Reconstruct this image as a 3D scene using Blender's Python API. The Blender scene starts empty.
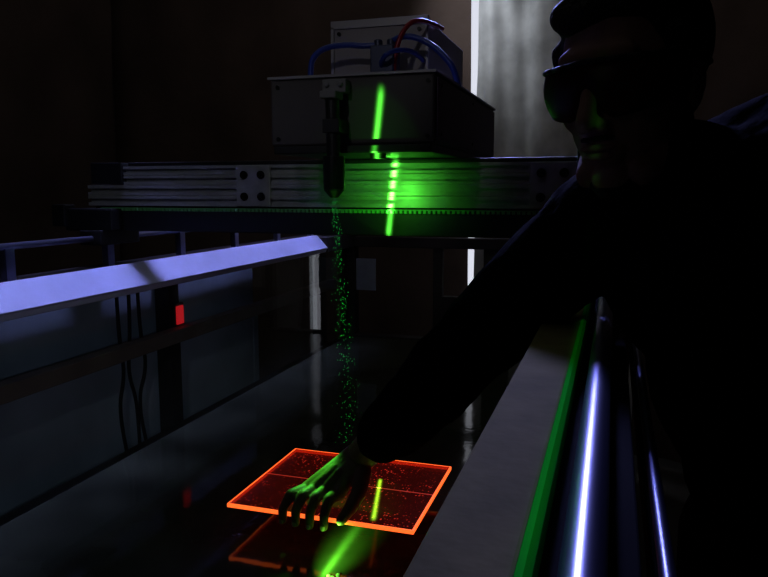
import bpy, bmesh, math, random
from mathutils import Vector, Matrix
random.seed(7)
H = 1.38   # camera height above floor; z below is measured from this datum
scene = bpy.context.scene
try:
    scene.view_settings.view_transform = 'Standard'
    scene.view_settings.look = 'None'
except Exception: pass

# ---------------------------------------------------------------- materials
def mat(name, col, rough=0.5, metal=0.0, emit=None, es=0.0, spec=0.5, noise=0.0, nscale=20.0, bump=0.0, bscale=60.0, aniso=0.0, coat=0.0):
    m = bpy.data.materials.new(name); m.use_nodes = True
    nt = m.node_tree; b = nt.nodes['Principled BSDF']
    b.inputs['Base Color'].default_value = (*col, 1)
    b.inputs['Roughness'].default_value = rough
    b.inputs['Metallic'].default_value = metal
    b.inputs['Specular IOR Level'].default_value = spec
    b.inputs['Anisotropic'].default_value = aniso
    b.inputs['Coat Weight'].default_value = coat
    if emit:
        b.inputs['Emission Color'].default_value = (*emit, 1)
        b.inputs['Emission Strength'].default_value = es
    tc = nt.nodes.new('ShaderNodeTexCoord')
    if noise > 0:
        n = nt.nodes.new('ShaderNodeTexNoise'); n.inputs['Scale'].default_value = nscale
        n.inputs['Detail'].default_value = 5
        nt.links.new(tc.outputs['Object'], n.inputs['Vector'])
        r = nt.nodes.new('ShaderNodeValToRGB')
        r.color_ramp.elements[0].position = 0.3; r.color_ramp.elements[1].position = 0.7
        r.color_ramp.elements[0].color = (*[c*(1-noise) for c in col], 1)
        r.color_ramp.elements[1].color = (*[min(1, c*(1+noise)) for c in col], 1)
        nt.links.new(n.outputs['Fac'], r.inputs['Fac'])
        nt.links.new(r.outputs['Color'], b.inputs['Base Color'])
    if bump > 0:
        n2 = nt.nodes.new('ShaderNodeTexNoise'); n2.inputs['Scale'].default_value = bscale
        nt.links.new(tc.outputs['Object'], n2.inputs['Vector'])
        bp = nt.nodes.new('ShaderNodeBump'); bp.inputs['Strength'].default_value = bump
        bp.inputs['Distance'].default_value = 0.01
        nt.links.new(n2.outputs['Fac'], bp.inputs['Height'])
        nt.links.new(bp.outputs['Normal'], b.inputs['Normal'])
    return m

M = {}
M['alu'] = mat('brushed_aluminium', (.42,.43,.44), .38, .45, noise=.12, nscale=35)
M['alu_dark'] = mat('dark_aluminium', (.08,.08,.085), .5, .5)  # darker aluminium tone, used on the curtain rail
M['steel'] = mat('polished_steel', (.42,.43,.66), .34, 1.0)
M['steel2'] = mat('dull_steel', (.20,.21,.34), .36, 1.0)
M['black'] = mat('black_anodised', (.012,.012,.013), .45, .2)
M['blackrub'] = mat('black_rubber', (.015,.015,.016), .7)
M['bolt'] = mat('bolt_black', (.01,.01,.01), .35, .6)
M['laserbox'] = mat('laser_housing_paint', (.060,.052,.054), .5, .1, noise=.15, nscale=8)
M['laserside'] = mat('laser_housing_side', (.06,.028,.08), .45, .1)
M['laserlid'] = mat('laser_lid_aluminium', (.30,.29,.33), .4, .3)
M['unit'] = mat('grey_power_unit', (.32,.29,.30), .5, .1, noise=.1, nscale=10)
M['unit_hi'] = mat('grey_unit_trim', (.42,.40,.42), .4, .2)
M['hose_blue'] = mat('blue_hose', (.02,.05,.34), .35)
M['hose_red'] = mat('red_hose', (.34,.012,.025), .35)
M['beige'] = mat('tank_frame_paint', (.245,.215,.085), .8, spec=.05, noise=.2, nscale=14, bump=.1)
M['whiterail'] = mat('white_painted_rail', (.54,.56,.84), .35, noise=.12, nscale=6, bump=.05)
M['frame_dark'] = mat('dark_frame_steel', (.035,.03,.03), .6, .0, spec=.2, noise=.25, nscale=9)
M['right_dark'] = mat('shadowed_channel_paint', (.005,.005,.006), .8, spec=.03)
M['brownbar'] = mat('brown_frame_bar', (.20,.15,.13), .6, noise=.2, nscale=9)
M['greenglint'] = mat('painted_green_reflection', (.02,.45,.04), .8, spec=.0)  # green laser reflection put into the colour
M['board'] = mat('white_board', (.46,.53,.64), .7, noise=.5, nscale=1.8)  # broad noise paints uneven light across the board
M['tankfloor'] = mat('tank_floor_paint', (.06,.065,.06), .6, noise=.3, nscale=5)
M['floor'] = mat('concrete_floor', (.06,.055,.05), .8, noise=.3, nscale=4, bump=.2)
M['wall'] = mat('dark_wall_paint', (.05,.035,.03), .9, noise=.2, nscale=2)
M['ceil'] = mat('dark_ceiling_paint', (.03,.025,.025), .9, noise=.2, nscale=2)
M['curt_dark'] = mat('brown_blackout_curtain', (.105,.076,.066), .9, spec=.1, noise=.2, nscale=3, bump=.3, bscale=15)
M['curt_white'] = mat('white_curtain', (.62,.63,.64), .85, noise=.35, nscale=5, bump=.6, bscale=12)
M['skin'] = mat('skin', (.20,.12,.09), .55, spec=.3, noise=.12, nscale=30, bump=.15, bscale=150)
M['face'] = mat('face_skin', (.28,.16,.125), .6, spec=.2, noise=.12, nscale=30, bump=.1, bscale=150)  # lighter copy of skin; the face's brightness is put into the colour
M['nail'] = mat('fingernail', (.6,.5,.46), .3)
M['hair'] = mat('black_hair', (.006,.005,.005), .65, spec=.2, bump=.8, bscale=110)
M['hoodie'] = mat('black_hoodie_cloth', (.0022,.0022,.0026), .95, spec=.015, bump=.5, bscale=35)
M['trouser'] = mat('dark_trouser_cloth', (.004,.004,.006), .95, spec=.04, bump=.3, bscale=40)
M['shoe'] = mat('dark_shoe_leather', (.01,.01,.01), .6)
M['lens'] = mat('dark_goggle_lens', (.03,.008,.006), .35, spec=.12)
M['lensframe'] = mat('goggle_frame', (.008,.006,.006), .5, spec=.15)
M['lip'] = mat('lip_skin', (.20,.08,.07), .5)
M['eye'] = mat('eye_white', (.5,.5,.5), .2)
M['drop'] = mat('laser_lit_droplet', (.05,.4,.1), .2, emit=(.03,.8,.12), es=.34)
M['bead'] = mat('foam_bead', (.4,.4,.4), .4)
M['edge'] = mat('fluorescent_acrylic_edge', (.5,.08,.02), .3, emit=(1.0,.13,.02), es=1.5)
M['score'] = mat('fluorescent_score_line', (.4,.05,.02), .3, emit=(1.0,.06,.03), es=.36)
M['redglint'] = mat('painted_red_reflection', (.5,.01,.01), .3, emit=(1,.02,.03), es=.40)  # glowing red stands in for a reflection on the glass
M['gap'] = mat('curtain_gap_glow', (.8,.8,.8), .5, emit=(.85,.88,1.0), es=.8)  # glow for the light seen through the curtain gap

def glass():
    m = bpy.data.materials.new('tank_glass'); m.use_nodes = True
    nt = m.node_tree; nt.nodes.clear()
    o = nt.nodes.new('ShaderNodeOutputMaterial'); mx = nt.nodes.new('ShaderNodeMixShader')
    t = nt.nodes.new('ShaderNodeBsdfTransparent'); t.inputs['Color'].default_value = (.92,.95,.95,1)
    g = nt.nodes.new('ShaderNodeBsdfGlossy'); g.inputs['Roughness'].default_value = .02
    lw = nt.nodes.new('ShaderNodeLayerWeight'); lw.inputs['Blend'].default_value=.5
    pw = nt.nodes.new('ShaderNodeMath'); pw.operation='POWER'; pw.inputs[1].default_value=5
    ma = nt.nodes.new('ShaderNodeMath'); ma.operation='MULTIPLY_ADD'; ma.inputs[1].default_value=.9; ma.inputs[2].default_value=.04
    nt.links.new(lw.outputs['Facing'], pw.inputs[0]); nt.links.new(pw.outputs[0], ma.inputs[0])
    nt.links.new(ma.outputs[0], mx.inputs[0]); nt.links.new(t.outputs[0], mx.inputs[1])
    nt.links.new(g.outputs[0], mx.inputs[2]); nt.links.new(mx.outputs[0], o.inputs[0])
    return m
M['glass'] = glass()

def plate_mat():
    m = bpy.data.materials.new('red_fluorescent_acrylic'); m.use_nodes = True
    nt = m.node_tree; nt.nodes.clear()
    o = nt.nodes.new('ShaderNodeOutputMaterial')
    t = nt.nodes.new('ShaderNodeBsdfTransparent'); t.inputs['Color'].default_value = (.5,.08,.05,1)
    p = nt.nodes.new('ShaderNodeBsdfPrincipled')
    p.inputs['Base Color'].default_value = (.05,.025,.010,1); p.inputs['Roughness'].default_value = .12
    p.inputs['Specular IOR Level'].default_value = .25
    tc = nt.nodes.new('ShaderNodeTexCoord')
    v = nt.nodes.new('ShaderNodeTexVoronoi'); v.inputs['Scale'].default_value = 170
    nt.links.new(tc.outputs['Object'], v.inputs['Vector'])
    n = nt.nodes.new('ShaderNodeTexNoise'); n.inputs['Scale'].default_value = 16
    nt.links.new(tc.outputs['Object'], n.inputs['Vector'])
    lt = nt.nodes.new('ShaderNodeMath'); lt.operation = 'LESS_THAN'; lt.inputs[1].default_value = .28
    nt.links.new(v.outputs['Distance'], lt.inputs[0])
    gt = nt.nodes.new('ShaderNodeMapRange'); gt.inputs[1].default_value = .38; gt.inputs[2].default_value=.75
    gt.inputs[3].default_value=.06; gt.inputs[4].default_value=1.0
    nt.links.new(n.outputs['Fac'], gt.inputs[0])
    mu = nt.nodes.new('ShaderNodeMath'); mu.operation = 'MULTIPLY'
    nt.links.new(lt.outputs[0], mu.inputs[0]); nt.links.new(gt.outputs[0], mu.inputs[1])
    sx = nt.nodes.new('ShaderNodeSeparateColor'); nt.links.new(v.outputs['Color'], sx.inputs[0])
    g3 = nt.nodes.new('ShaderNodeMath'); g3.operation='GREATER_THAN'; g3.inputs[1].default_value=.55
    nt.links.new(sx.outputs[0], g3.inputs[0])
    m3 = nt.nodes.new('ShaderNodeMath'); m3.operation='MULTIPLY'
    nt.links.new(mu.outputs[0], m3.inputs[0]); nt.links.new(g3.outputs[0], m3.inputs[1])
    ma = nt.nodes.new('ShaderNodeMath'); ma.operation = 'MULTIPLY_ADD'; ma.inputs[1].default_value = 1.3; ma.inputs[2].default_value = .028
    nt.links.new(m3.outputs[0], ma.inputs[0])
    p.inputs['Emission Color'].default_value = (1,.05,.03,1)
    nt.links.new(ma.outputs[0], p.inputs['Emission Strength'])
    mx = nt.nodes.new('ShaderNodeMixShader'); mx.inputs[0].default_value = .55
    nt.links.new(t.outputs[0], mx.inputs[1]); nt.links.new(p.outputs[0], mx.inputs[2])
    nt.links.new(mx.outputs[0], o.inputs[0])
    return m
M['plate'] = plate_mat()

def water_mat():
    m = mat('murky_tank_water', (.026,.031,.020), .07, noise=.5, nscale=6, bump=.03, bscale=25)
    m.node_tree.nodes['Principled BSDF'].inputs['IOR'].default_value = 1.28
    return m
M['water'] = water_mat()

# ---------------------------------------------------------------- helpers
def root(name, loc=(0,0,0)):
    e = bpy.data.objects.new(name, None); e.empty_display_size = .1
    e.location = (loc[0], loc[1], loc[2]+H)
    scene.collection.objects.link(e); return e

def finish(name, bm, m, parent=None, smooth=False, bevel=0.0, remesh=0.0, smit=4, extra=None):
    me = bpy.data.meshes.new(name); 
    bmesh.ops.recalc_face_normals(bm, faces=bm.faces[:])
    bm.to_mesh(me); bm.free()
    mats = m if isinstance(m, (list,tuple)) else [m]
    for x in mats: me.materials.append(x)
    ob = bpy.data.objects.new(name, me); scene.collection.objects.link(ob)
    ctr = Vector((0,0,0))
    if parent is not None:
        ob.parent = parent; ob.location = Vector((0,0,H)) - Vector(parent.location)
    else:
        bb = [Vector(c) for c in ob.bound_box]; ctr = sum(bb, Vector())/8
        me.transform(Matrix.Translation(-ctr)); ob.location = ctr + Vector((0,0,H))
    if smooth:
        for p in me.polygons: p.use_smooth = True
    if bevel > 0:
        b = ob.modifiers.new('bevel','BEVEL'); b.width = bevel; b.segments = 2; b.limit_method='ANGLE'
    if remesh > 0:
        r = ob.modifiers.new('remesh','REMESH'); r.mode='VOXEL'; r.voxel_size=remesh; r.use_smooth_shade=True
        s = ob.modifiers.new('smooth','SMOOTH'); s.iterations = smit; s.factor=.6
    return ob

def box(bm, a, b, mi=0):
    x0,y0,z0 = [min(a[i],b[i]) for i in range(3)]; x1,y1,z1 = [max(a[i],b[i]) for i in range(3)]
    vs = [bm.verts.new(c) for c in [(x0,y0,z0),(x1,y0,z0),(x1,y1,z0),(x0,y1,z0),(x0,y0,z1),(x1,y0,z1),(x1,y1,z1),(x0,y1,z1)]]
    for f in [(0,3,2,1),(4,5,6,7),(0,1,5,4),(1,2,6,5),(2,3,7,6),(3,0,4,7)]:
        fc = bm.faces.new([vs[i] for i in f]); fc.material_index = mi

def prism(bm, pts, axis, a, b, mi=0):
    def mk(p, t): return (p[0], t, p[1]) if axis=='y' else ((t, p[0], p[1]) if axis=='x' else (p[0],p[1],t))
    A = [bm.verts.new(mk(p,a)) for p in pts]; B = [bm.verts.new(mk(p,b)) for p in pts]
    n = len(pts)
    for i in range(n):
        f = bm.faces.new([A[i],A[(i+1)%n],B[(i+1)%n],B[i]]); f.material_index = mi
    f = bm.faces.new(A); f.material_index = mi
    f = bm.faces.new(B[::-1]); f.material_index = mi

def cone(bm, p, q, r1, r2, seg=20, mi=0):
    p = Vector(p); q = Vector(q); d = q-p
    rot = d.to_track_quat('Z','Y').to_matrix().to_4x4()
    mt = Matrix.Translation((p+q)/2) @ rot
    bmesh.ops.create_cone(bm, cap_ends=True, segments=seg, radius1=r1, radius2=r2, depth=d.length, matrix=mt)

def ball(bm, c, r, sub=3, rot=None):
    if not isinstance(r,(tuple,list)): r = (r,r,r)
    mt = Matrix.Translation(Vector(c))
    if rot is not None: mt = mt @ rot.to_4x4()
    mt = mt @ Matrix.Diagonal((*r,1))
    bmesh.ops.create_icosphere(bm, subdivisions=sub, radius=1, matrix=mt)

def limb(bm, pts):
    for (p,r),(q,s) in zip(pts[:-1], pts[1:]):
        ball(bm, p, r, 2); ball(bm, q, s, 2)
        cone(bm, p, q, r, s, 20)

def tube(name, pts, r, m, parent):
    cu = bpy.data.curves.new(name,'CURVE'); cu.dimensions='3D'; cu.bevel_depth=r; cu.bevel_resolution=4; cu.resolution_u=10
    sp = cu.splines.new('NURBS'); sp.points.add(len(pts)-1)
    for i,p in enumerate(pts): sp.points[i].co=(p[0],p[1],p[2],1)
    sp.order_u = 3; sp.use_endpoint_u=True
    cu.materials.append(m)
    ob = bpy.data.objects.new(name, cu); scene.collection.objects.link(ob)
    ob.parent=parent; ob.location = Vector((0,0,H))-Vector(parent.location)
    return ob

# ---------------------------------------------------------------- room shell
def shell(name, a, b, m):
    bm = bmesh.new(); box(bm,a,b); return finish(name,bm,m)
X0,X1,Y0,Y1,Z0,Z1 = -3.0,2.2,-1.8,4.2,-H,1.65
shell('floor',(X0,Y0,Z0-.1),(X1,Y1,Z0),M['floor'])
shell('ceiling',(X0,Y0,Z1),(X1,Y1,Z1+.1),M['ceil'])
shell('wall_left',(X0-.1,Y0,Z0),(X0,Y1,Z1),M['wall'])
shell('wall_right',(X1,Y0,Z0),(X1+.1,Y1,Z1),M['wall'])
shell('wall_back',(X0,Y1,Z0),(X1,Y1+.1,Z1),M['wall'])
shell('wall_front',(X0,Y0-.1,Z0),(X1,Y0,Z1),M['wall'])
bm = bmesh.new(); box(bm,(-.95,Y1-.03,-.9),(-.45,Y1-.005,1.5)); 
gap_panel = finish('gap_glow_panel',bm,M['gap'])  # glowing panel added behind the gap between curtains

def curtain(name, p0, p1, z0, z1, m, amp=.035, wl=.22, seed=0):
    rnd = random.Random(seed)
    p0=Vector(p0); p1=Vector(p1); L=(p1-p0).length; d=(p1-p0)/L; nrm=Vector((-d.y,d.x))
    nx=int(L/.012); nz=60; bm=bmesh.new(); rows=[]
    ph=[rnd.uniform(0,6.28) for _ in range(4)]
    for j in range(nz+1):
        z=z0+(z1-z0)*j/nz; row=[]; k=j/nz
        for i in range(nx+1):
            s=L*i/nx
            o=amp*(math.sin(s*6.283/wl+ph[0]+.8*math.sin(2.1*s+ph[1])+1.6*math.sin(6*k+ph[3]))+.45*math.sin(s*6.283/(wl*.43)+ph[2]+7*k)+.6*math.sin(16*k+11*s+ph[2])+.3*math.sin(31*k-17*s))
            o*= .55+.45*(1-k)
            q=p0+d*s+nrm*o
            row.append(bm.verts.new((q.x,q.y,z)))
        rows.append(row)
    for j in range(nz):
        for i in range(nx):
            bm.faces.new([rows[j][i],rows[j][i+1],rows[j+1][i+1],rows[j+1][i]])
    return finish(name,bm,m,smooth=True)
curtain('curtain',(-.66,3.55),(.12,3.55),Z0+.05,Z1-.08,M['curt_white'],.04,.26,3)
curtain('curtain.001',(X0+.1,3.75),(-.71,3.66),Z0+.05,Z1-.08,M['curt_dark'],.012,.9,5)
curtain('curtain.002',(.05,3.70),(X1-.1,3.70),Z0+.05,Z1-.08,M['curt_dark'],.02,.5,8)
curtain('curtain.003',(-2.75,-1.3),(-2.75,3.55),Z0+.05,Z1-.08,M['curt_dark'],.012,.9,9)
bm=bmesh.new()
cone(bm,(X0,3.62,Z1-.06),(X1,3.62,Z1-.06),.012,.012)
finish('curtain_rail',bm,M['alu_dark'])

# ---------------------------------------------------------------- water tank
tank = root('water_tank',(-.56,1.2,-.7))
YA,YB = -.6,3.05
WZ = -.655
bm=bmesh.new(); box(bm,(-.101,YA,-.245),(-.043,YB,-.205)); finish('right_flange',bm,M['beige'],tank,bevel=.003)
bm=bmesh.new(); prism(bm,[(-.043,-.245),(-.043,-.203),(-.0385,-.203),(-.0345,-.208),(-.0345,-.245)],'y',YA,YB); finish('green_reflection_strip',bm,M['greenglint'],tank)  # strip modelled in place of a green reflection along the rail groove
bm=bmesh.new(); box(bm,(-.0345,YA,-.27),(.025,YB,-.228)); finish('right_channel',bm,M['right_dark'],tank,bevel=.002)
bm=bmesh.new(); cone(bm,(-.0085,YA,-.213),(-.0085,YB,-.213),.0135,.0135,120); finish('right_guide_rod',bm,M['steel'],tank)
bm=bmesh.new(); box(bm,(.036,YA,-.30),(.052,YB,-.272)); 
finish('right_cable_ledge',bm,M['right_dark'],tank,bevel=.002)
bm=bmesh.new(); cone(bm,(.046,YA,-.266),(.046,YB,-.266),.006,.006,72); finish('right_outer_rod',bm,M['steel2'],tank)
bm=bmesh.new(); box(bm,(-.09,YA,-.70),(-.078,YB,-.245)); finish('right_glass',bm,M['glass'],tank)
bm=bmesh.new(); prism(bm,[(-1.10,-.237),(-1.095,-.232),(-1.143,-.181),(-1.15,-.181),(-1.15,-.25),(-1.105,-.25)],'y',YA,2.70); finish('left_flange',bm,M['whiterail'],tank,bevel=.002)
bm=bmesh.new(); box(bm,(-1.175,2.70,-.25),(-1.098,YB,-.19)); finish('left_flange_end',bm,M['frame_dark'],tank,bevel=.002)
bm=bmesh.new(); box(bm,(-1.27,YA,-.235),(-1.152,YB,-.19)); finish('left_channel',bm,M['frame_dark'],tank,bevel=.003)
bm=bmesh.new(); cone(bm,(-1.215,YA,-.118),(-1.215,YB,-.118),.0075,.0075,72)
for i in range(12):
    y=YA+.2+i*.32; box(bm,(-1.224,y-.012,-.191),(-1.206,y+.012,-.122))
finish('left_guide_rod',bm,M['steel'],tank,smooth=False)
bm=bmesh.new(); box(bm,(-1.135,YA,-.66),(-1.125,YB,-.25)); finish('left_glass',bm,M['glass'],tank)
bm=bmesh.new()
box(bm,(-1.17,YA,-.70),(-1.10,YB,-.662)); finish('left_bottom_rail',bm,M['frame_dark'],tank,bevel=.003)
bm=bmesh.new(); box(bm,(-1.238,YA,-.445),(-1.20,YB,-.405)); finish('outer_brace_bar',bm,M['brownbar'],tank,bevel=.003)
bm=bmesh.new()
for y in (-.2,1.83,3.0):
    box(bm,(-1.29,y-.022,-H),(-1.24,y+.03,-.24))
    box(bm,(.03,y-.02,-H),(.05,y+.03,-.30))
finish('frame_posts',bm,M['frame_dark'],tank,bevel=.003)
bm=bmesh.new(); box(bm,(-1.17,YA,-.76),(-.06,YB,-.70)); finish('tank_bed',bm,M['tankfloor'],tank)
bm=bmesh.new(); box(bm,(-1.124,YA+.01,-.70),(-.091,YB-.01,WZ)); finish('water',bm,M['water'],tank)
bm=bmesh.new()
for y in (-.3,1.2,2.8):
    for x in (-1.13,-.12):
        box(bm,(x-.035,y-.035,-H),(x+.035,y+.035,-.76))
    box(bm,(-1.13,y-.03,-.84),(-.12,y+.03,-.77))
finish('tank_legs',bm,M['frame_dark'],tank,bevel=.003)
for nm,y in (('end_near',YA),('end_far',YB)):
    bm=bmesh.new()
    box(bm,(-1.17,y-.03,-.70),(-1.10,y+.03,-.25)); box(bm,(-.11,y-.03,-.70),(-.05,y+.03,-.245))
    box(bm,(-1.10,y-.03,-.70),(-.10,y+.03,-.65)); box(bm,(-1.10,y-.03,-.25),(-.10,y+.03,-.205))
    box(bm,(-.74,y-.02,-.65),(-.70,y+.02,-.25)); box(bm,(-.52,y-.02,-.65),(-.41,y+.02,-.25))
    box(bm,(-.70,y-.02,-.65),(-.52,y+.02,-.46))
    finish(nm,bm,M['frame_dark'],tank,bevel=.003)
bm=bmesh.new(); box(bm,(-1.08,2.99,-.44),(-.99,2.996,-.30)); finish('pale_reflection_patch',bm,M['board'],tank)  # pale sheet standing in for a window-like reflection

# white board beyond left glass
bm=bmesh.new(); box(bm,(-1.312,.2,-.76),(-1.30,2.44,-.27)); box(bm,(-1.312,2.43,-.76),(-1.294,2.465,-.47))
box(bm,(-1.312,.2,-.76),(-1.295,.22,-.27))
box(bm,(-1.312,.6,-H),(-1.30,.63,-.76)); box(bm,(-1.312,2.3,-H),(-1.30,2.33,-.76))
wb=finish('white_board',bm,M['board'],bevel=.002)
cab = root('hanging_cable',(-1.2,1.7,-.5))
for k,(y,dy) in enumerate(((1.60,.02),(1.65,-.02),(1.69,.03))):
    tube('cable_%d'%k,[(-1.26,y,-.27),(-1.26,y,-.40),(-1.26,y+dy,-.5),(-1.26,y-dy,-.6),(-1.262,y+.02,-.75)],.005,M['blackrub'],cab)
redref = root('red_reflection',(-1.235,1.84,-.38))  # red reflection in the left glass, built as a small glowing block
bm=bmesh.new(); box(bm,(-1.2395,1.815,-.402),(-1.228,1.865,-.335)); finish('housing',bm,M['black'],redref,bevel=.003)  # dark backing block of the red reflection stand-in
bm=bmesh.new(); box(bm,(-1.229,1.822,-.398),(-1.222,1.856,-.342)); finish('lens',bm,M['redglint'],redref,bevel=.003)  # glowing patch standing in for the red reflection

# ---------------------------------------------------------------- gantry
gan = root('gantry_beam',(-.6,1.5,0))
def extrusion(bm, x0,x1, yf, yb, z0, z1, nslot):
    h=(z1-z0)/nslot; pts=[]
    sw=.0042; dp=.006; d2=.011; w2=.008
    pts.append((yf,z0))
    for i in range(nslot):
        c=z0+h*(i+.5)
        pts+= [(yf,c-sw),(yf+dp*.5,c-sw),(yf+dp*.5,c-w2),(yf+d2,c-w2*.6),(yf+d2,c+w2*.6),(yf+dp*.5,c+w2),(yf+dp*.5,c+sw),(yf,c+sw)]
        if i<nslot-1: 
            cc=z0+h*(i+1); pts+=[(yf,cc-.0012),(yf+.0015,cc),(yf,cc+.0012)]
    pts.append((yf,z1)); pts.append((yb,z1))
    pts.append((yb,z0))
    prism(bm,pts,'x',x0,x1)
bm=bmesh.new(); extrusion(bm,-1.143,-.03,1.5,1.58,.0125,.057,2); finish('upper_profile',bm,M['alu'],gan)
bm=bmesh.new(); extrusion(bm,-1.25,-.03,1.5,1.58,-.038,.012,2); finish('lower_profile',bm,M['alu'],gan)
bm=bmesh.new()
box(bm,(-1.235,1.495,.014),(-1.145,1.585,.066)); box(bm,(-1.13,1.50,.0575),(-.04,1.575,.066))
finish('top_cover',bm,M['black'],gan,bevel=.002)
bm=bmesh.new()
plates=[(-.832,-.746),(-.165,-.075)]
for a,b in plates: box(bm,(a,1.492,-.037),(b,1.4995,.056))
finish('joining_plates',bm,M['alu'],gan,bevel=.0015)
bm=bmesh.new()
for a,b in plates:
    for fx in (.25,.75):
        for z in (-.015,.034):
            x=a+(b-a)*fx
            cone(bm,(x,1.4925,z),(x,1.4885,z),.0095,.0095,20)
            cone(bm,(x,1.4885,z),(x,1.486,z),.006,.006,6)
finish('bolts',bm,M['bolt'],gan)
bm=bmesh.new(); box(bm,(-1.24,1.512,-.10),(-.05,1.57,-.0385))
finish('belt_housing',bm,M['black'],gan,bevel=.002)
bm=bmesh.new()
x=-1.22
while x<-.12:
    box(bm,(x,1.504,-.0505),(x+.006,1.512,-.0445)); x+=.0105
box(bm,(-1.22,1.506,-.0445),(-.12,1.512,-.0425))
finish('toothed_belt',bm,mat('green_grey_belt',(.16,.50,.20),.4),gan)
bm=bmesh.new()
box(bm,(-1.30,1.47,-.100),(-1.16,1.60,-.045)); box(bm,(-1.25,1.46,-.135),(-1.185,1.61,-.098))
box(bm,(-1.33,1.46,-.09),(-1.29,1.50,-.035))
box(bm,(-.06,1.49,-.10),(.02,1.60,.05)); box(bm,(-.035,1.48,-.20),(.018,1.61,-.10))
finish('carriages',bm,M['black'],gan,bevel=.004)

# ---------------------------------------------------------------- laser head
las = root('laser_head',(-.46,1.55,.14))
bm=bmesh.new(); box(bm,(-.626,1.262,.082),(-.308,1.91,.203)); finish('housing',bm,M['laserbox'],las,bevel=.004)
bm=bmesh.new(); box(bm,(-.630,1.258,.2035),(-.304,1.914,.209)); finish('lid',bm,M['laserlid'],las,bevel=.001)
bm=bmesh.new(); box(bm,(-.618,1.256,.067),(-.312,1.90,.0815)); finish('base_plate',bm,M['black'],las,bevel=.002)
bm=bmesh.new(); box(bm,(-.3075,1.275,.088),(-.3045,1.90,.198)); 
finish('side_panel',bm,M['laserside'],las,bevel=.001)
bm=bmesh.new()
for x in (-.61,-.32):
    for z in (.095,.19): cone(bm,(x,1.262,z),(x,1.2595,z),.004,.004,16)
for z in (.10,.186):
    for y in (1.30,1.6,1.88): cone(bm,(-.305,y,z),(-.302,y,z),.003,.003,12)
finish('screws',bm,M['bolt'],las)
bm=bmesh.new(); cone(bm,(-.425,1.30,.067),(-.425,1.30,.058),.016,.014,28); finish('beam_aperture',bm,M['black'],las,smooth=False)

# ---------------------------------------------------------------- cooling unit on top
pu = root('cooling_unit',(-.5,1.7,.3))
bm=bmesh.new(); box(bm,(-.60,1.52,.2095),(-.389,1.90,.358)); finish('case',bm,M['unit'],pu,bevel=.004)
bm=bmesh.new()
box(bm,(-.604,1.516,.345),(-.385,1.528,.362)); box(bm,(-.604,1.516,.2095),(-.597,1.526,.35)); box(bm,(-.392,1.516,.2095),(-.385,1.526,.35))
finish('trim_frame',bm,M['unit_hi'],pu,bevel=.001)
bm=bmesh.new()
for (x,z) in ((-.585,.335),(-.405,.335),(-.585,.225)): cone(bm,(x,1.52,z),(x,1.515,z),.004,.004,12)
finish('screws',bm,M['bolt'],pu)
bm=bmesh.new(); box(bm,(-.485,1.43,.2095),(-.435,1.48,.29)); cone(bm,(-.475,1.455,.29),(-.475,1.455,.305),.009,.009); cone(bm,(-.447,1.455,.29),(-.447,1.455,.305),.009,.009)
cone(bm,(-.605,1.45,.2095),(-.605,1.45,.235),.008,.008); 
finish('hose_manifold',bm,mat('manifold_blue_grey',(.06,.07,.13),.4,.4),pu,bevel=.003)
tube('blue_hose_1',[(-.622,1.45,.212),(-.628,1.45,.26),(-.605,1.45,.292),(-.55,1.45,.30),(-.50,1.45,.292),(-.475,1.455,.295)],.006,M['hose_blue'],pu)
tube('blue_hose_2',[(-.447,1.455,.30),(-.42,1.45,.312),(-.37,1.45,.295),(-.335,1.45,.265),(-.312,1.45,.235),(-.308,1.46,.205)],.006,M['hose_blue'],pu)
tube('blue_hose_3',[(-.46,1.43,.25),(-.45,1.40,.26),(-.425,1.41,.275),(-.40,1.46,.28),(-.395,1.515,.27)],.005,M['hose_blue'],pu)
tube('red_hose',[(-.44,1.44,.2095),(-.437,1.44,.25),(-.428,1.44,.30),(-.405,1.45,.338),(-.38,1.50,.345),(-.375,1.6,.35)],.005,M['hose_red'],pu)

# ---------------------------------------------------------------- spray nozzle
noz = root('spray_nozzle',(-.485,1.24,.07))
bm=bmesh.new(); box(bm,(-.510,1.235,.172),(-.464,1.2575,.197)); box(bm,(-.503,1.205,.160),(-.472,1.245,.173))
cone(bm,(-.50,1.235,.187),(-.50,1.230,.187),.005,.005,16); cone(bm,(-.474,1.235,.187),(-.474,1.230,.187),.005,.005,16)
finish('bracket',bm,mat('bracket_grey',(.20,.20,.21),.4,.3),noz,bevel=.002)
bm=bmesh.new()
cone(bm,(-.486,1.225,.165),(-.484,1.225,.03),.0125,.0125); cone(bm,(-.484,1.225,.06),(-.484,1.225,.0),.02,.019)
cone(bm,(-.484,1.225,.0),(-.484,1.225,-.014),.019,.007)
box(bm,(-.50,1.21,.10),(-.468,1.256,.125))
finish('tube',bm,M['black'],noz,bevel=.0015)
bm=bmesh.new()
for i in range(380):
    t=random.random(); z=-.02-.46*t
    s=.004+.012*t
    x=-.483+.030*t+random.gauss(0,s*.8); y=1.225+random.gauss(0,s)
    r=random.uniform(.0003,.0008)
    bmesh.ops.create_icosphere(bm,subdivisions=1,radius=r,matrix=Matrix.Translation((x,y,z)))
finish('falling_droplets',bm,M['drop'],noz)

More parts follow.
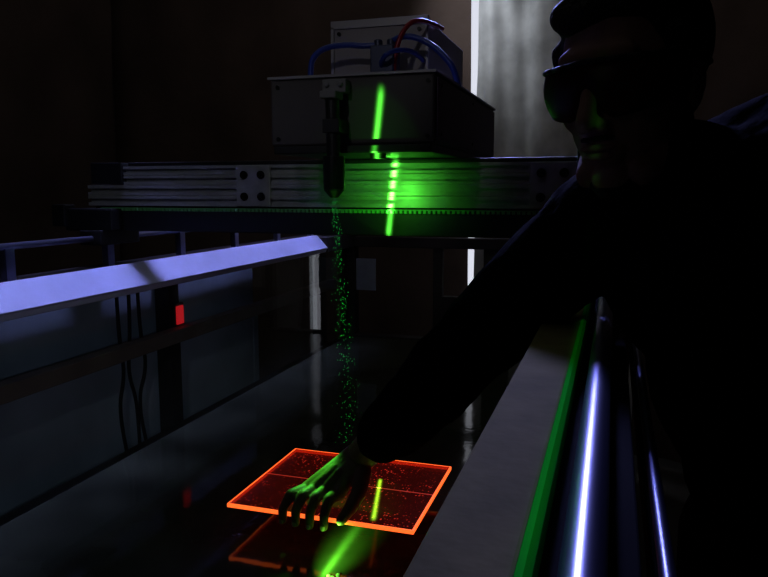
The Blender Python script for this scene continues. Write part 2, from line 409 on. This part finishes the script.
# ---------------------------------------------------------------- acrylic plate
pl = root('acrylic_calibration_plate',(-.5,1.31,-.6))
bm=bmesh.new(); box(bm,(-.683,1.165,-.604),(-.318,1.472,-.597)); finish('sheet',bm,M['plate'],pl)
bm=bmesh.new()
box(bm,(-.686,1.162,-.6040),(-.315,1.1655,-.5970)); box(bm,(-.686,1.4715,-.6040),(-.315,1.475,-.5970))
box(bm,(-.686,1.1655,-.6040),(-.6825,1.4715,-.5970)); box(bm,(-.3185,1.1655,-.6040),(-.315,1.4715,-.5970))
finish('glowing_edges',bm,M['edge'],pl)
bm=bmesh.new()
box(bm,(-.6825,1.318,-.5968),(-.3185,1.3195,-.5962)); box(bm,(-.50,1.1655,-.5968),(-.4985,1.4715,-.5962))
finish('score_lines',bm,M['score'],pl)
bm=bmesh.new()
for i in range(12):
    x=-.425+random.uniform(-.035,.035); y=1.066+random.uniform(-.010,.010)
    bmesh.ops.create_icosphere(bm,subdivisions=2,radius=random.uniform(.003,.0045),matrix=Matrix.Translation((x,y,WZ+.002)))
finish('floating_foam_beads',bm,M['bead'],smooth=True)

# ---------------------------------------------------------------- person
per = root('person_in_black_hoodie',(.25,1.1,-H))
bm=bmesh.new()
Rsh=(.01,1.145,-.035); Lsh=(.27,.90,-.03)
limb(bm,[(Rsh,.088),((.12,1.05,-.015),.085),(Lsh,.080)])
sp=Matrix.Rotation(math.radians(-45),3,'Z')
ball(bm,(.145,1.06,-.12),(.182,.12,.15),3,sp)
ball(bm,(.20,1.08,-.26),(.170,.125,.16),3,sp)
ball(bm,(.26,1.12,-.40),(.168,.13,.13),3,sp)
limb(bm,[((.13,1.05,0),.075),((.09,1.05,.03),.066)])
limb(bm,[((.03,1.13,.02),.035),((.12,1.15,.05),.05),((.21,1.07,.07),.058),((.225,.97,.055),.045),((.13,.94,.01),.035)])
limb(bm,[((.18,1.10,.02),.06),((.21,1.04,.04),.07)])
limb(bm,[(Rsh,.088),((-.065,1.165,-.095),.083),((-.14,1.178,-.170),.076),((-.212,1.187,-.252),.073),((-.285,1.20,-.335),.069),((-.350,1.215,-.412),.064),((-.388,1.221,-.450),.053)])
ball(bm,(-.235,1.185,-.295),(.062,.062,.062),2); ball(bm,(-.33,1.205,-.41),(.052,.06,.056),2)
limb(bm,[(Lsh,.075),((.33,.885,-.16),.062),((.37,.88,-.28),.057),((.35,.83,-.40),.050),((.335,.80,-.47),.045)])
hood=finish('hoodie',bm,M['hoodie'],per,remesh=.008,smit=6)
tx=bpy.data.textures.new('cloth_folds','CLOUDS'); tx.noise_scale=.09
dm=hood.modifiers.new('folds','DISPLACE'); dm.texture=tx; dm.strength=.018; dm.mid_level=.5; dm.texture_coords='LOCAL'
bm=bmesh.new()
ball(bm,(.27,1.13,-.49),(.155,.115,.11),3,sp)
limb(bm,[((.21,1.19,-.53),.092),((.20,1.19,-.72),.078),((.19,1.17,-.93),.06),((.22,1.22,-1.12),.056),((.235,1.24,-1.29),.05)])
limb(bm,[((.335,1.06,-.53),.092),((.34,1.05,-.72),.078),((.335,1.03,-.93),.06),((.36,1.08,-1.12),.056),((.375,1.10,-1.29),.05)])
finish('trousers',bm,M['trouser'],per,remesh=.01,smit=5)
bm=bmesh.new()
for (ax,ay) in ((.235,1.24),(.375,1.10)):
    limb(bm,[((ax+.02,ay+.02,-1.335),.042),((ax-.06,ay-.06,-1.343),.037),((ax-.11,ay-.11,-1.35),.029)])
    ball(bm,(ax,ay,-1.30),.045,2)
finish('shoes',bm,M['shoe'],per,remesh=.008)

# head
f=Vector((-.44,-.87,-.22)).normalized(); up=Vector((-.06,0,1)); up=(up-f*up.dot(f)).normalized(); rt=f.cross(up)
S=1.09
HM=Matrix((( rt.x,f.x,up.x,.012),(rt.y,f.y,up.y,1.05),(rt.z,f.z,up.z,.142),(0,0,0,1))) @ Matrix.Diagonal((S,S,S,1))
def xf(bm): bmesh.ops.transform(bm,matrix=HM,verts=bm.verts[:])
bm=bmesh.new()
ball(bm,(0,-.012,.035),(.076,.096,.090)); ball(bm,(0,.03,-.035),(.060,.062,.080)); ball(bm,(0,.02,-.06),(.058,.055,.045))
ball(bm,(0,.072,-.103),(.024,.020,.018)); ball(bm,(0,.074,.04),(.05,.018,.018))
limb(bm,[((0,.088,.018),.010),((0,.105,-.012),.0105),((0,.115,-.03),.0125)]); ball(bm,(.012,.102,-.036),.009,2); ball(bm,(-.012,.102,-.036),.009,2)
ball(bm,(.036,.062,-.028),(.022,.02,.02)); ball(bm,(-.036,.062,-.028),(.022,.02,.02))
ball(bm,(0,.083,-.068),(.026,.014,.018))
for s in (1,-1):
    ball(bm,(s*.079,-.008,-.002),(.009,.019,.030)); ball(bm,(s*.076,-.002,-.028),(.008,.010,.012))
    limb(bm,[((s*.055,-.01,-.07),.02),((s*.035,.06,-.10),.017)])
limb(bm,[((0,-.03,-.06),.056),((0,-.05,-.14),.055),((0,-.065,-.18),.06)])
xf(bm); finish('head',bm,M['face'],per,remesh=.0035,smit=4)
bm=bmesh.new(); ball(bm,(0,.096,-.0625),(.023,.0065,.0045)); ball(bm,(0,.0955,-.0725),(.020,.0075,.0055)); xf(bm); finish('lips',bm,M['lip'],per,smooth=True)
bm=bmesh.new()
for s in (1,-1): ball(bm,(s*.031,.076,.006),.0125)
xf(bm); finish('eyes',bm,M['eye'],per,smooth=True)
bm=bmesh.new(); ball(bm,(0,-.032,.048),(.089,.103,.098)); 
rr=random.Random(3)
for i in range(46):
    a=rr.uniform(0,6.28); ph=rr.uniform(.0,1.25)
    x=.083*math.sin(ph)*math.cos(a); y=-.025+.098*math.sin(ph)*math.sin(a); z=.048+.093*math.cos(ph)
    if y>.05 and z<.085: continue
    ball(bm,(x,y,z),(rr.uniform(.016,.026),rr.uniform(.018,.03),rr.uniform(.016,.024)),2)
for s in (1,-1): limb(bm,[((s*.075,.02,.05),.014),((s*.076,.022,.012),.009)])
ball(bm,(0,.045,.092),(.062,.032,.022)); ball(bm,(.02,.06,.085),(.04,.022,.018))
ball(bm,(0,-.075,-.02),(.06,.04,.05))
xf(bm); finish('hair',bm,M['hair'],per,remesh=.005,smit=3)
bm=bmesh.new()
limb(bm,[((.066,.0,-.05),.010),((.05,.035,-.095),.014),((0,.073,-.115),.018),((-.05,.035,-.095),.014),((-.066,0,-.05),.010)])
limb(bm,[((-.02,.093,-.052),.004),((0,.099,-.051),.004),((.02,.093,-.052),.004)])
xf(bm); finish('beard',bm,M['hair'],per,remesh=.004,smit=2)
bm=bmesh.new(); N=48; rows=[]
for j in range(9):
    row=[]
    for i in range(N+1):
        a=math.radians(-82+164*i/N); v=j/8
        top=.036-.006*abs(math.sin(a)); bot=-.030+.030*math.exp(-(a/.16)**2)+.012*abs(math.sin(a))**3
        z=bot+(top-bot)*v
        bul=.006*math.sin(v*math.pi)
        row.append(bm.verts.new(((.086+bul)*math.sin(a),.012+(.090+bul)*max(.0001,math.cos(a))**.8,z)))
    rows.append(row)
for j in range(8):
    for i in range(N): bm.faces.new([rows[j][i],rows[j][i+1],rows[j+1][i+1],rows[j+1][i]])
xf(bm); g=finish('goggle_lens',bm,M['lens'],per,smooth=True); so=g.modifiers.new('thick','SOLIDIFY'); so.thickness=.003
bm=bmesh.new()
for s in (1,-1):
    limb(bm,[((s*.088,.03,.022),.006),((s*.087,-.01,.022),.005),((s*.083,-.04,.008),.004)])
pts=[((.087*math.sin(math.radians(d)),.012+.091*max(.001,math.cos(math.radians(d)))**.8,.036-.006*abs(math.sin(math.radians(d)))),.0035) for d in range(-80,81,16)]
limb(bm,pts)
xf(bm); finish('goggle_frame',bm,M['lensframe'],per,smooth=True)

# right hand: palm down over the plate's near edge, fingers bent over it, thumb at the side
W=Vector((-.434,1.231,-.495))
bm=bmesh.new()
limb(bm,[((-.372,1.216,-.428),.039),((-.407,1.224,-.466),.034),(tuple(W),.030)])
kn=[(-.470,1.190,-.560),(-.493,1.191,-.557),(-.516,1.197,-.559),(-.537,1.206,-.566)]
for k in kn:
    limb(bm,[(tuple(W+Vector((k[0]+.503,0,0))*.38),.021),(tuple((W+Vector(k))/2+Vector((0,0,.003))),.019),(k,.0145)])
ends=[]
L=[.95,1.12,1.02,.8]
for i,k in enumerate(kn):
    k=Vector(k); dx=-.005-.003*i; l=L[i]
    pip=Vector((k.x+dx,1.161,-.564+.004*l)); dip=Vector((pip.x+dx*.7,1.1465,-.583-.002*l)); tip=Vector((dip.x-.002,1.1490,-.600-.009*l))
    limb(bm,[(tuple(k),.0128),(tuple(pip),.0105),(tuple(dip),.0090),(tuple(tip),.0078)])
    ends.append(tip)
limb(bm,[((-.428,1.212,-.519),.018),((-.426,1.190,-.549),.0148),((-.435,1.168,-.573),.0120),((-.448,1.153,-.592),.0100)])
ends.append(Vector((-.449,1.151,-.594)))
finish('right_hand',bm,M['skin'],per,remesh=.0022,smit=2)
bm=bmesh.new()
for t in ends: ball(bm,(t.x,t.y-.0072,t.z+.001),(.0050,.0018,.0058),2)
finish('right_fingernails',bm,M['nail'],per,smooth=True)
bm=bmesh.new()
limb(bm,[((.338,.805,-.455),.03),((.33,.79,-.50),.025),((.325,.775,-.56),.026)])
for i in range(4):
    b=Vector((.300+.017*i,.785-.012*i,-.575)); l=[.9,1,.95,.78][i]
    limb(bm,[((.325,.778,-.52),.018),(tuple(b),.0115),(tuple(b+Vector((-.006,-.006,-.035*l))),.0095),(tuple(b+Vector((.004,.004,-.062*l))),.0085),(tuple(b+Vector((.014,.012,-.08*l))),.0075)])
limb(bm,[((.315,.775,-.52),.014),((.29,.765,-.545),.0115),((.285,.76,-.58),.009)])
finish('left_hand',bm,M['skin'],per,remesh=.003,smit=3)

# ---------------------------------------------------------------- lights
def area(name, loc, target, sx, sy, power, col, spread=180):
    l=bpy.data.lights.new(name,'AREA'); l.shape='RECTANGLE'; l.size=sx; l.size_y=sy; l.energy=power; l.color=col; l.spread=math.radians(spread)
    o=bpy.data.objects.new(name,l); scene.collection.objects.link(o); o.location=(loc[0],loc[1],loc[2]+H)
    d=Vector(target)-Vector(loc); o.rotation_euler=d.to_track_quat('-Z','Y').to_euler(); return o
def spot(name, loc, target, power, col, ang, blend=.5, r=.02, plane=None, width=.01, glow=.0, gw=.1):
    l=bpy.data.lights.new(name,'SPOT'); l.energy=power; l.color=col; l.spot_size=math.radians(ang); l.spot_blend=blend; l.shadow_soft_size=r
    o=bpy.data.objects.new(name,l); scene.collection.objects.link(o); o.location=(loc[0],loc[1],loc[2]+H)
    d=Vector(target)-Vector(loc); o.rotation_euler=d.to_track_quat('-Z','Y').to_euler()
    if plane:
        n=Vector(plane).normalized(); l.use_nodes=True; nt=l.node_tree
        em=nt.nodes['Emission']
        g=nt.nodes.new('ShaderNodeNewGeometry')
        dt=nt.nodes.new('ShaderNodeVectorMath'); dt.operation='DOT_PRODUCT'; dt.inputs[1].default_value=n
        nt.links.new(g.outputs['Incoming'],dt.inputs[0])
        def gauss(w,s):
            a=nt.nodes.new('ShaderNodeMath'); a.operation='DIVIDE'; a.inputs[1].default_value=w
            nt.links.new(dt.outputs['Value'],a.inputs[0])
            b=nt.nodes.new('ShaderNodeMath'); b.operation='MULTIPLY'; nt.links.new(a.outputs[0],b.inputs[0]); nt.links.new(a.outputs[0],b.inputs[1])
            c=nt.nodes.new('ShaderNodeMath'); c.operation='MULTIPLY'; c.inputs[1].default_value=-1; nt.links.new(b.outputs[0],c.inputs[0])
            e=nt.nodes.new('ShaderNodeMath'); e.operation='EXPONENT'; nt.links.new(c.outputs[0],e.inputs[0])
            m=nt.nodes.new('ShaderNodeMath'); m.operation='MULTIPLY'; m.inputs[1].default_value=s; nt.links.new(e.outputs[0],m.inputs[0])
            return m
        m1=gauss(width,1.0); m2=gauss(gw,glow)
        ad=nt.nodes.new('ShaderNodeMath'); ad.operation='ADD'; nt.links.new(m1.outputs[0],ad.inputs[0]); nt.links.new(m2.outputs[0],ad.inputs[1])
        nt.links.new(ad.outputs[0],em.inputs['Strength'])
    return o
G=(.10,1.0,.05)
area('overhead_fill',(-.8,1.3,1.55),(-.8,1.3,-1),1.6,2.2,.75,(.9,.95,.92))  # unseen overhead fill, added to lift the whole scene
area('left_rail_fill',(-.98,1.35,1.1),(-1.12,1.35,-.2),2.9,.08,2.8,(.40,.43,1.0),22)  # blue strip light added above the left rail to brighten it
area('back_rod_light',(-.58,3.2,1.25),(0,.5,-.2),.35,.45,2.4,(.32,.34,1.0),40)  # unseen blue light placed for the highlights on the right rods
area('curtain_wash_fill',(-.6,2.3,1.58),(-.6,3.7,.3),3.6,.08,1.8,(1,.92,.86))  # wide warm fill added to bring up the dark curtains
spot('white_curtain_fill',(-.85,2.9,1.35),(-.68,3.55,.85),23,(.88,.93,1.0),50,1.0,.05)  # unseen spot added to brighten the white curtain
spot('left_beam_fill',(-.2,-.4,.75),(-1.12,1.55,-.10),6,(.86,.92,1.0),32,.8,.04)  # added spot for the beam's left end and left rail
spot('laser_box_fill',(-.6,-.5,.9),(-.50,1.4,.22),4.5,(.95,.93,1.0),17,.7,.04)  # added spot lifting the laser box front
spot('panel_fill',(-.15,.2,-.12),(-1.3,1.55,-.57),2.8,(.66,.76,1.0),36,.8,.04)  # unseen spot inside the tank, added to light the board
spot('face_fill',(-.45,.1,.35),(.0,1.0,.13),.14,(1.0,.86,.8),22,.8,.06)  # weak spot added so the face stays readable
spot('laser_sheet_reflected',(-.4408,1.02,-.40),(-.439,1.67,.36),900,G,37,.1,.002,(.985,.130,-.1133),.008,.004,.12)
spot('laser_scatter_on_beam',(-.457,1.37,-.01),(-.457,1.5,.005),.36,G,130,.9,.02)
spot('laser_sheet_down',(-.525,1.70,-.12),(-.4197,1.278,-.60),1900,(.25,1,.05),13,.35,.001,(.970,.241,0),.005,.002,.06)
spot('laser_sheet_caustic',(-.444,.89,-.56),(-.444,1.17,-.655),170,(.2,1,.05),24,.9,.002,(1,0.03,0),.028,.25,.12)
spot('laser_scatter_on_hand',(-.57,1.27,-.45),(-.50,1.2,-.56),2.0,G,60,.8,.01)
spot('green_rail_fill',(.0,.1,.6),(-.035,.75,-.205),4.5,G,50,.6,.002,(.805,0,-.039),.006,0,.1)  # green spot added to brighten the painted rail reflection

w=bpy.data.worlds.new('dark_world'); scene.world=w; w.use_nodes=True
w.node_tree.nodes['Background'].inputs[0].default_value=(.5,.45,.5,1); w.node_tree.nodes['Background'].inputs[1].default_value=.002

# ---------------------------------------------------------------- camera
cd=bpy.data.cameras.new('camera'); cam=bpy.data.objects.new('camera',cd); scene.collection.objects.link(cam)
cd.sensor_width=36; cd.lens=36*720/768; cd.clip_start=.02
cam.location=(0,0,H)
cam.rotation_euler=(math.radians(90-7.79),0,math.radians(17.64))
scene.camera=cam
